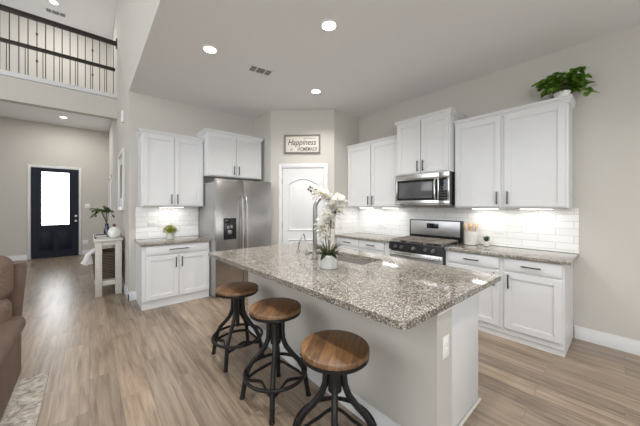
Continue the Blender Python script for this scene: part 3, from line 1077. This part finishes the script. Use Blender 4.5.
# ------------------------------------------------------------------ orchid
random.seed(4)
oc = thing('potted_orchid', 'white potted orchid in front of the island sink', 'plant', (1.497, 1.615, .9142))
RV = Vector((.7545, -.6564, 0))           # across the view
FV = Vector((.6564, .7545, 0))
def oq(a, z, d=0): return RV * a + FV * d + Vector((0, 0, z))
B().lathe([(.068, 0), (.072, .004), (.075, .108), (.072, .112), (.068, .108), (.067, .09), (0, .09)], n=36).build('pot', M['greypot'], oc)
B().lathe([(.0665, .091), (.06, .098), (0, .1)]).build('soil', M['soil'], oc)
lv = B()
for a, l, dr, w in ((10, .17, .55, .045), (70, .16, .5, .042), (130, .15, .5, .04), (200, .15, .6, .042), (255, .16, .5, .04), (320, .2, .75, .045), (-20, .13, .2, .035)):
    lv.leaf((0, 0, .098), (math.cos(R(a)), math.sin(R(a)), .55), l, w, dr, pts=8, th=.002)
lv.build('leaves', M['leaforchid'], oc)
gb = B()
for i in range(40):
    a = random.uniform(0, 2 * PI)
    gb.leaf((math.cos(a) * .02, math.sin(a) * .02, .097), (math.cos(a), math.sin(a), random.uniform(.7, 2.2)), random.uniform(.14, .23), .011, random.uniform(.1, .5), pts=6)
gb.build('grass_blades', M['grass'], oc)
st1 = [oq(.005, .1), oq(.012, .2), oq(.016, .33), oq(.03, .45), oq(.03, .53, .01), oq(0, .58, .01), oq(-.05, .62, 0), oq(-.1, .645, -.01), oq(-.15, .665, -.01)]
st2 = [oq(.005, .1), oq(-.0, .22, .02), oq(-.0, .32, .03), oq(.03, .42, .0), oq(.07, .50, -.01), oq(.11, .55, -.02)]
st3 = [oq(-.005, .1), oq(-.02, .20, .03), oq(-.02, .3, -.02), oq(-.04, .36, -.03)]
B().tube(st1, [.004] * 5 + [.003] * 4, 6).build('flower_stem', M['stem'], oc)
B().tube(st2, .0035, 6).build('flower_stem', M['stem'], oc)
B().tube(st3, .003, 6).build('flower_stem', M['stem'], oc)


def flower(c, nrm, s):
    nrm = Vector(nrm).normalized()
    u = nrm.cross(Vector((0, 0, 1))).normalized()
    w = u.cross(nrm)
    b = B()
    for k, (a, ln, wd) in enumerate(((90, 1, .95), (210, 1, .9), (330, 1, .9), (10, 1.0, 1.3), (170, 1.0, 1.3))):
        d = u * math.cos(R(a)) + w * math.sin(R(a)) + nrm * .22
        b.leaf(c, d, s * ln, s * wd, .05, random.uniform(-.3, .3), .0015, 6)
    f = b.build('flower', M['petal'], oc)
    cc = Vector(c) + nrm * s * .18
    B().blob(cc, s * .16, s * .16, s * .18, 1).build('lip', M['lip'], f)


fpos = [(-.105, .635), (-.06, .615), (-.02, .595), (.015, .565), (.055, .55), (.085, .525), (.105, .545), (.07, .49), (.035, .50), (.09, .46), (.0, .475),
        (-.015, .42), (.02, .41), (-.045, .385), (.0, .36), (-.06, .345), (-.04, .31), (-.005, .44), (.05, .43), (-.05, .29), (-.03, .255), (-.08, .60), (.03, .52), (.115, .50), (-.02, .36), (.08, .565)]
for i, (a, z) in enumerate(fpos):
    d_ = random.uniform(-.035, .03)
    flower(oq(a, z, d_), -FV * random.uniform(.5, 1) + RV * random.uniform(-.6, .6) + Vector((0, 0, random.uniform(-.25, .35))), random.uniform(.055, .07))
for a, z in ((-.15, .667), (-.165, .65), (-.13, .655), (-.145, .635), (.125, .56), (.115, .535), (.13, .515), (.06, .455)):
    c = oq(a, z, random.uniform(-.02, .02))
    B().blob(c, .009, .009, .012, 2).build('bud', M['bud'], oc)
    
# ------------------------------------------------------------------ bar stools
stl = thing('bar_stool', 'wood-seat black iron bar stool nearest the camera', 'stool', (1.03, 1.058, 0), 0, 'bar stools along the island')
B().lathe([(0, .623), (.187, .623), (.191, .627), (.191, .645), (.187, .651), (.18, .653), (0, .653)], n=48).build('seat', M['seat'], stl, rotz=R(35))
rm = B().lathe([(.150, .604), (.1885, .604), (.1885, .6225), (.150, .6225)], n=40)
for i in range(8):
    a = 2 * PI * i / 8 + .2
    rm.blob((.190 * math.cos(a), .190 * math.sin(a), .613), .006, .006, .006, 1)
rm.box(-.155, .155, -.02, .02, .604, .62).box(-.02, .02, -.155, .155, .604, .62)
rm.build('seat_band', M['iron'], stl)
B().lathe([(.016, .28), (.018, .585), (.06, .59), (.06, .604)], n=16).build('screw_post', M['iron'], stl)
B().lathe([(.026, .40), (.038, .405), (.038, .565), (.026, .57)], n=20).build('collar', M['iron'], stl)
def leg_r(t):
    pts = [(.050, .57), (.050, .49), (.055, .435), (.078, .375), (.122, .32), (.168, .272), (.202, .215), (.221, .15), (.234, .07), (.245, .0)]
    return pts
for k in range(4):
    a = PI / 4 + k * PI / 2
    ca, sa = math.cos(a), math.sin(a)
    lg = B().tube([(ca * r, sa * r, z) for r, z in leg_r(0)], [.019] * 4 + [.018] * 5 + [.0175], 8).build('leg', M['iron'], stl)
    B().lathe([(.02, .0), (.02, .012), (.017, .014)], ca * .245, sa * .245, 12).build('foot', M['iron'], lg)
B().tube([(.225 * math.cos(2 * PI * i / 40), .225 * math.sin(2 * PI * i / 40), .195) for i in range(40)], .0125, 8, True).build('foot_ring', M['iron'], stl)
for k in range(4):
    a = k * PI / 2
    pts = []
    for i in range(21):
        t = (i / 20 - .5) * PI / 2
        r = .215 - .085 * math.cos(t * 2)
        pts.append((r * math.cos(a + t), r * math.sin(a + t), .14 + .035 * math.cos(t * 2)))
    B().tube(pts, .010, 6, flat=(1.3, .6)).build('brace', M['iron'], stl)
s2 = copy_tree(stl)
s2.location = (1.052, 1.715, 0)
for ch in s2.children:
    if ch.name.startswith(('seat', 'screw')): ch.location.z = .026
s2.rotation_euler = (0, 0, R(8))
s2['label'] = 'wood-seat black iron bar stool in the middle of the row of three'
s3 = copy_tree(stl)
s3.location = (1.07, 2.425, 0)
s3.rotation_euler = (0, 0, R(-3))
s3['label'] = 'wood-seat black iron bar stool nearest the refrigerator'

# ------------------------------------------------------------------ small things on the wall counters
cr = thing('utensil_crock', 'white ceramic crock of wooden spoons right of the range', 'crock', (XB - .125, 1.352, .9142))
B().lathe([(.076, 0), (.08, .004), (.08, .165), (.076, .169), (.072, .165), (.072, .012), (0, .012)], n=32).build('vessel', M['speck'], cr)
for i, (a, tl) in enumerate(((15, .17), (75, .2), (135, .15), (195, .19), (255, .17), (315, .16))):
    ca, sa = math.cos(R(a)), math.sin(R(a))
    b = B().tube([(ca * .014, sa * .014, .02), (ca * .056, sa * .056, .17), (ca * .068, sa * .068, .215)], .006, 6)
    b.blob((ca * .074, sa * .074, .245), .024 + .002 * (i % 3), .018, .042, 2)
    tag(b.build('wooden_spoon', M['spoon'], None, (XB - .125, 1.352, .9142)), 'light wooden spoon standing in the white crock beside the range', 'spoon', 'wooden spoons in the crock')
sc = thing('potted_succulent', 'tiny succulent in a white pot right of the utensil crock', 'plant', (XB - .13, 1.165, .9142))
B().lathe([(.030, 0), (.034, .003), (.042, .058), (.039, .06), (.036, .052), (0, .05)], n=24).build('pot', M['ceramic'], sc)
b = B()
for k in range(22):
    a = k * 2.4
    el = .3 + k * .09
    b.leaf((0, 0, .052), (math.cos(a), math.sin(a), el), (.06 + .035 * (k / 22)), .024, .05, pts=4, th=.005)
b.build('leaves', M['leafsucc'], sc)
lp = thing('potted_plant', 'small lime green plant in a stoneware pot left of the fridge', 'plant', (.955, YA - .25, .9142))
B().lathe([(.045, 0), (.05, .004), (.058, .09), (.054, .094), (.05, .085), (0, .082)], n=24).build('pot', M['speck'], lp)
b = B()
for k in range(240):
    a = random.uniform(0, 2 * PI)
    rr_ = random.uniform(0, .085)
    z = .09 + random.uniform(0, .13) * (1 - rr_ / .16)
    b.leaf((math.cos(a) * rr_, math.sin(a) * rr_, z), (math.cos(a), math.sin(a), random.uniform(.2, 1.5)), random.uniform(.045, .07), .022, .4, pts=4)
b.build('foliage', M['leaflime'], lp)

# plant on top of the right-hand upper cabinet
iv = thing('potted_ivy', 'leafy green plant spilling over the right end of the upper cabinet', 'plant', (XB - .2, .435, 2.5405))
B().lathe([(.05, 0), (.055, .003), (.07, .08), (.066, .083), (.06, .075), (0, .07)], n=24).build('pot', M['ceramic'], iv)
b = B()
sb = B()
random.seed(11)
for k in range(46):
    a = random.uniform(0, 2 * PI)
    L = random.uniform(.08, .27)
    zt_ = random.uniform(-.02, .22) * (1.15 - L * 1.5)
    dx, dy = math.cos(a) * .55, math.sin(a) * .9 - .08
    end = Vector((dx * L, dy * L, .07 + zt_))
    midp = Vector((dx * L * .5, dy * L * .5, .12 + zt_ * .8))
    sb.tube([(0, 0, .07), midp, end], .002, 5)
    for j in range(7):
        t = .3 + .7 * j / 6
        p = Vector((0, 0, .07)).lerp(midp, min(1, t * 2)) if t < .5 else midp.lerp(end, (t - .5) * 2)
        if p.x > .16: p.x = .16
        p.z = max(p.z, .075)
        if p.y < -.15: p.z -= random.uniform(.0, .13)
        a2 = a + random.uniform(-1.5, 1.5)
        dv = Vector((math.cos(a2), math.sin(a2), random.uniform(-.1, .8)))
        ln = random.uniform(.06, .095)
        if p.x + dv.x * ln > .18: dv.x = -abs(dv.x)
        b.leaf(p, dv, ln, random.uniform(.042, .062), .45, random.uniform(-.5, .5), pts=4)
b.build('foliage', M['leafdark'], iv)
sb.build('stems', M['stem'], iv)

# ------------------------------------------------------------------ hall: console table and what stands on it
TX0, TX1, TY0, TY1, TZ = .07, .405, 5.40, 6.45, .90
tb = thing('console_table', 'narrow whitewashed console table against the hall wall', 'table', (TX0, TY0, 0))
tw, tl_ = TX1 - TX0, TY1 - TY0
B().box(-.02, tw + .015, -.02, tl_ + .02, TZ - .035, TZ, .004).build('tabletop', M['table'], tb)
B().box(.02, tw - .02, .012, .03, TZ - .10, TZ - .036).box(.02, tw - .02, tl_ - .03, tl_ - .012, TZ - .10, TZ - .036).box(.012, .03, .03, tl_ - .03, TZ - .10, TZ - .036).box(tw - .03, tw - .012, .03, tl_ - .03, TZ - .10, TZ - .036).build('apron', M['table'], tb)
for x in (0, tw - .085):
    for y in (0, tl_ - .085):
        B().box(x, x + .085, y, y + .085, 0, TZ - .036, .004).build('leg', M['table'], tb)
B().box(.086, tw - .086, .015, .07, .16, .235, .003).box(.086, tw - .086, tl_ - .07, tl_ - .015, .16, .235, .003).box(.02, tw - .02, .086, tl_ - .086, .19, .23, .003).build('lower_shelf', M['table'], tb)

bk = thing('wicker_basket', 'dark wicker basket on the lower shelf of the console table', 'basket', ((TX0 + TX1) / 2 - .04, 5.83, .2305))
def rr3(w, d, z, r=.04): return [(x, y, z) for x, y in rrect(-w, w, -d, d, r, 4)]
B().loft([rr3(.135, .27, 0), rr3(.16, .30, .40), rr3(.165, .305, .41), rr3(.153, .29, .41), rr3(.128, .26, .02)]).build('body', M['wicker'], bk)
B().loft([rr3(.167, .307, .395), rr3(.172, .312, .41), rr3(.172, .312, .425), rr3(.155, .292, .43), rr3(.151, .288, .405)], False).build('rim', M['wicker'], bk)
# white throw spilling out of the basket towards the hall
b = B()
for (yy, ex, sw_) in ((-.24, -.30, 1.2), (-.21, -.265, 1.2), (-.12, -.28, 1.3), (-.02, -.25, 1.2), (-.23, -.225, 1.1)):
    b.tube([(-.10, yy, .468), (-.15, yy, .478), (-.185, yy - .004, .462), (-.232 + (ex + .24) * .3, yy - .01, .40), (ex * .55 - .10, yy - .015, .33), (ex, yy - .02, .225 + .04 * sw_)],
           [.018, .022, .026, .036 * sw_, .042 * sw_, .044 * sw_], 10, flat=(1, .5))
tag(b.build('throw_blanket', M['cloth'], None, ((TX0 + TX1) / 2, 5.83, .2305), angle=80), 'white cloth throw spilling over the side of the wicker basket', 'blanket')

wv_ = thing('round_vase', 'round white ribbed vase with brown stopper on the console table', 'vase', (.315, 5.55, TZ + .0005))
n = 30
b = B().lathe([(.035, 0), (.06, .008), (.082, .04), (.09, .08), (.083, .12), (.062, .152), (.03, .17), (.02, .175), (.02, .182), (0, .182)], n=36)
b.build('body', M['vasewhite'], wv_)
B().lathe([(.016, .1825), (.02, .20), (.024, .215), (.015, .226), (0, .228)], n=16).build('stopper', M['cork'], wv_)

lvz = thing('branch_vase', 'tall dark glass vase of leafy branches on the console table', 'vase', (.235, 5.98, TZ + .0005))
B().lathe([(.04, 0), (.045, .005), (.042, .1), (.028, .17), (.024, .2), (.028, .215), (.022, .212), (.02, .18), (0, .02)], n=24).build('body', M['darkglass'], lvz)
sb, b = B(), B()
random.seed(5)
for k in range(9):
    a = R(150 + k * 27)
    L = random.uniform(.10, .22)
    e_ = Vector((math.cos(a) * L * .8 - .075, math.sin(a) * L * .7, random.uniform(.30, .54)))
    if e_.x > .13: e_.x = .13
    m_ = Vector((e_.x * .45, e_.y * .45, .46))
    pts = [Vector((0, 0, .12)), Vector((e_.x * .05, e_.y * .05, .24)), m_, e_]
    sb.tube(pts, .003, 5)
    for j in range(11):
        t = j / 10
        p = m_.lerp(e_, t)
        a2 = a + random.uniform(-1.4, 1.4)
        dv = Vector((math.cos(a2), math.sin(a2), random.uniform(-.6, .5)))
        if p.x + dv.x * .09 > .15: dv.x = -abs(dv.x)
        b.leaf(p, dv, random.uniform(.055, .08), .032, .4, random.uniform(-.5, .5), pts=4)
b.build('leaves', M['leafolive'], lvz)
sb.build('branches', M['stem'], lvz)
for i, (z, a, lab) in enumerate(((0, 4, 'dark blue book at the bottom of the console table stack'), (.0285, -7, 'dark blue book on top of the console table stack'))):
    t = thing('book', lab, 'book', (.15, 5.62, TZ + .0008 + z), R(a), 'books on the console table')
    B().box(-.075, .075, -.11, .11, 0, .003).box(-.075, .075, -.11, .11, .025, .028).box(-.078, -.073, -.11, .11, 0, .028).build('cover', M['book'], t)
    B().box(-.07, .072, -.106, .106, .0035, .0245).build('pages', M['page'], t)

# framed art on the hall wall
for (y0_, y1_, z0_, z1_, lab) in ((5.46, 6.4, 1.35, 2.39, 'large white framed picture on the hall wall above the console table'),):
    t = thing('picture_frame', lab, 'picture', (XH, y0_, z0_))
    w, h = y1_ - y0_, z1_ - z0_
    B().box(-.035, -.0008, 0, .06, 0, h, .004).box(-.035, -.0008, w - .06, w, 0, h, .004).box(-.035, -.0008, .06, w - .06, 0, .06, .004).box(-.035, -.0008, .06, w - .06, h - .06, h, .004).build('frame', M['trim'], t)
    B().box(-.012, -.001, .058, w - .058, .058, h - .058).build('print', M['picture'], t)
    B().box(-.016, -.0115, .2, w - .2, .22, h - .22, .002).build('inner_mat', M['frame'], t)
tag(B().box(XH - .03, XH - .0005, 5.70, 5.80, 2.88, 3.08, .005).build('chime_box', M['plastic']), 'white chime box high on the hall wall', 'chime box')
tag(B().tube([(XH - .008, 5.9, .86), (XH - .008, 5.87, .55), (XH - .009, 5.85, .3), (XH - .024, 5.83, .15), (XH - .024, 5.80, .02), (XH - .03, 5.65, .008)], .005, 6).build('power_cord', M['black']),
    'black power cord hanging behind the console table', 'cord')

# ------------------------------------------------------------------ balcony railing
bl = thing('balcony_railing', 'dark upstairs balcony railing with slim iron balusters', 'railing', (-1.6, YBAL + .06, ZUP + .03))
zr0, zr1 = .545, 1.115
bx0, bx1 = -3.2, XH + 1.6 - .002
B().box(bx0, bx1, -.04, .04, zr1 - .045, zr1 + .035, .012).build('handrail', M['rail'], bl)
B().box(bx0, bx1 - .03, -.03, .03, zr0 - .03, zr0 + .03, .006).build('middle_rail', M['rail'], bl)
B().box(bx1 - .02, bx1, -.06, .06, zr1 - .09, zr1 + .09, .004).build('wall_plate', M['rail'], bl)
k = 0
x = bx1 - .06
while x > .25:
    b = B().tube([(x, 0, 0), (x, 0, zr1 - .03)], .0075, 6)
    knuckle = k % 7 == 3
    if knuckle:
        for z in (.32, .82): b.blob((x, 0, z), .02, .02, .028, 1)
    b.build('baluster', M['baluster'], bl)
    if k % 2 == 1:
        B().tube([(x - .035, 0, 0), (x - .035, 0, zr0 - .02)], .006, 6).build('short_baluster', M['baluster'], bl)
    k += 1
    x -= .112


# ------------------------------------------------------------------ ceiling fixtures
def downlight(label, x, y, z=ZC, power=CAN_POWER, group='recessed kitchen lights', r=.085, spread=R(132)):
    t = thing('recessed_light', label, 'light', (x, y, z), 0, group)
    B().lathe([(r, -.0005), (r, -.006), (r - .02, -.010), (r - .02, -.0005)], n=32).build('trim_ring', M['plastic'], t)
    B().lathe([(r - .022, -.001), (r - .022, -.007), (0, -.007)], n=32).build('lens', M['lamp'], t)
    if power: area_light('lamp_glow', (0, 0, -.014), (0, 0, 0), (r - .03) * 2, (r - .03) * 2, power, WARM, 'DISK', t, spread)
    return t


downlight('glowing recessed ceiling light left of the air vent', 1.008, 3.011)
downlight('glowing recessed ceiling light nearest the camera', 1.735, 1.863)
downlight('glowing recessed ceiling light nearest the pantry', 2.583, 3.061)
# beyond the frame: the same row continued, then one placed off it
downlight('recessed ceiling light above the near end of the island', 1.008, .60)
downlight('unseen recessed ceiling light near the right wall', 2.30, -.45)  # unseen; set back so the right-hand cabinets receive less light
downlight('bright recessed light in the high ceiling above the balcony', -.568, 8.04, ZH, 26, 'upstairs lights', .085, None)
e_l = downlight('small flush white light in the entry ceiling', -.493, 9.4, ZE, 26, 'entry lights', .085, None)


def vent(label, loc, sx, sy, n, rotz=0):
    t = thing('air_vent', label, 'vent', loc, rotz)
    b = B().box(-sx, sx, -sy, -sy + .018, -.009, -.0005, .002).box(-sx, sx, sy - .018, sy, -.009, -.0005, .002).box(-sx, -sx + .018, -sy, sy, -.009, -.0005, .002).box(sx - .018, sx, -sy, sy, -.009, -.0005, .002)
    for x in (-sx * .38, sx * .38): b.box(x - .006, x + .006, -sy + .018, sy - .018, -.009, -.001)
    b.build('frame', M['plastic'], t)
    B().box(-sx + .015, sx - .015, -sy + .015, sy - .015, -.003, -.0006).build('dark_core', M['vent'], t)
    s = B()
    for i in range(n):
        y = -sy + .03 + (2 * sy - .06) * i / (n - 1)
        s.box(-sx + .018, sx - .018, y - .003, y + .003, -.007, -.003)
    s.build('louvres', mat('grey_louvre', (.30, .30, .30), .6, noise=.05), t)


vent('rectangular white air vent in the kitchen ceiling', (1.655, 3.06, ZC), .15, .085, 9, R(-8))
vent('small air vent in the high ceiling above the balcony', (-.569, 8.45, ZH), .17, .09, 8)

# ------------------------------------------------------------------ recliner and rug
tag(B().box(-3.2, -.258, -.6, 3.235, .0006, .011, .003).build('area_rug', M['rug']), 'distressed grey and cream area rug under the brown recliner', 'rug')
rc = thing('recliner', 'brown padded recliner at the left edge, seen from behind', 'recliner', (-.985, 2.85, .011))


def cushion(b, x0, x1, y0, y1, z0, z1, r, seg=5):
    b.box(x0, x1, y0, y1, z0, z1, r, seg)
    return b


cushion(B(), -.44, .44, -.45, .40, .06, .32, .04).build('base', M['leather'], rc)
cushion(B(), -.40, .40, -.52, .28, .30, .50, .08).build('seat_cushion', M['leather2'], rc)
for s in (-1, 1):
    b = B()
    cushion(b, min(s * .43, s * .575), max(s * .43, s * .575), -.50, .42, .015, .47, .09)
    o = b.build('armrest', M['leather'], rc)
    cushion(B(), min(s * .41, s * .595), max(s * .41, s * .595), -.52, .42, .40, .53, .06).build('arm_pad', M['leather'], o)
b = B()
# back shell: leans away, with a wing on each side
def backring(z, y0, y1, w): return [(x, y, z) for x, y in rrect(-w, w, y0, y1, .05, 4)]
b.loft([backring(.08, .42, .50, .42), backring(.36, .42, .56, .545), backring(.72, .46, .63, .565), backring(.90, .48, .66, .575), backring(.93, .49, .65, .56)]).build('back_shell', M['leather'], rc)
for (z0_, z1_, yo) in ((.42, .70, .22), (.66, 1.02, .28)):
    b = B()
    cushion(b, -.52, .52, yo, yo + .24, z0_, z1_, .09, 6).build('back_cushion', M['leather2'], rc)
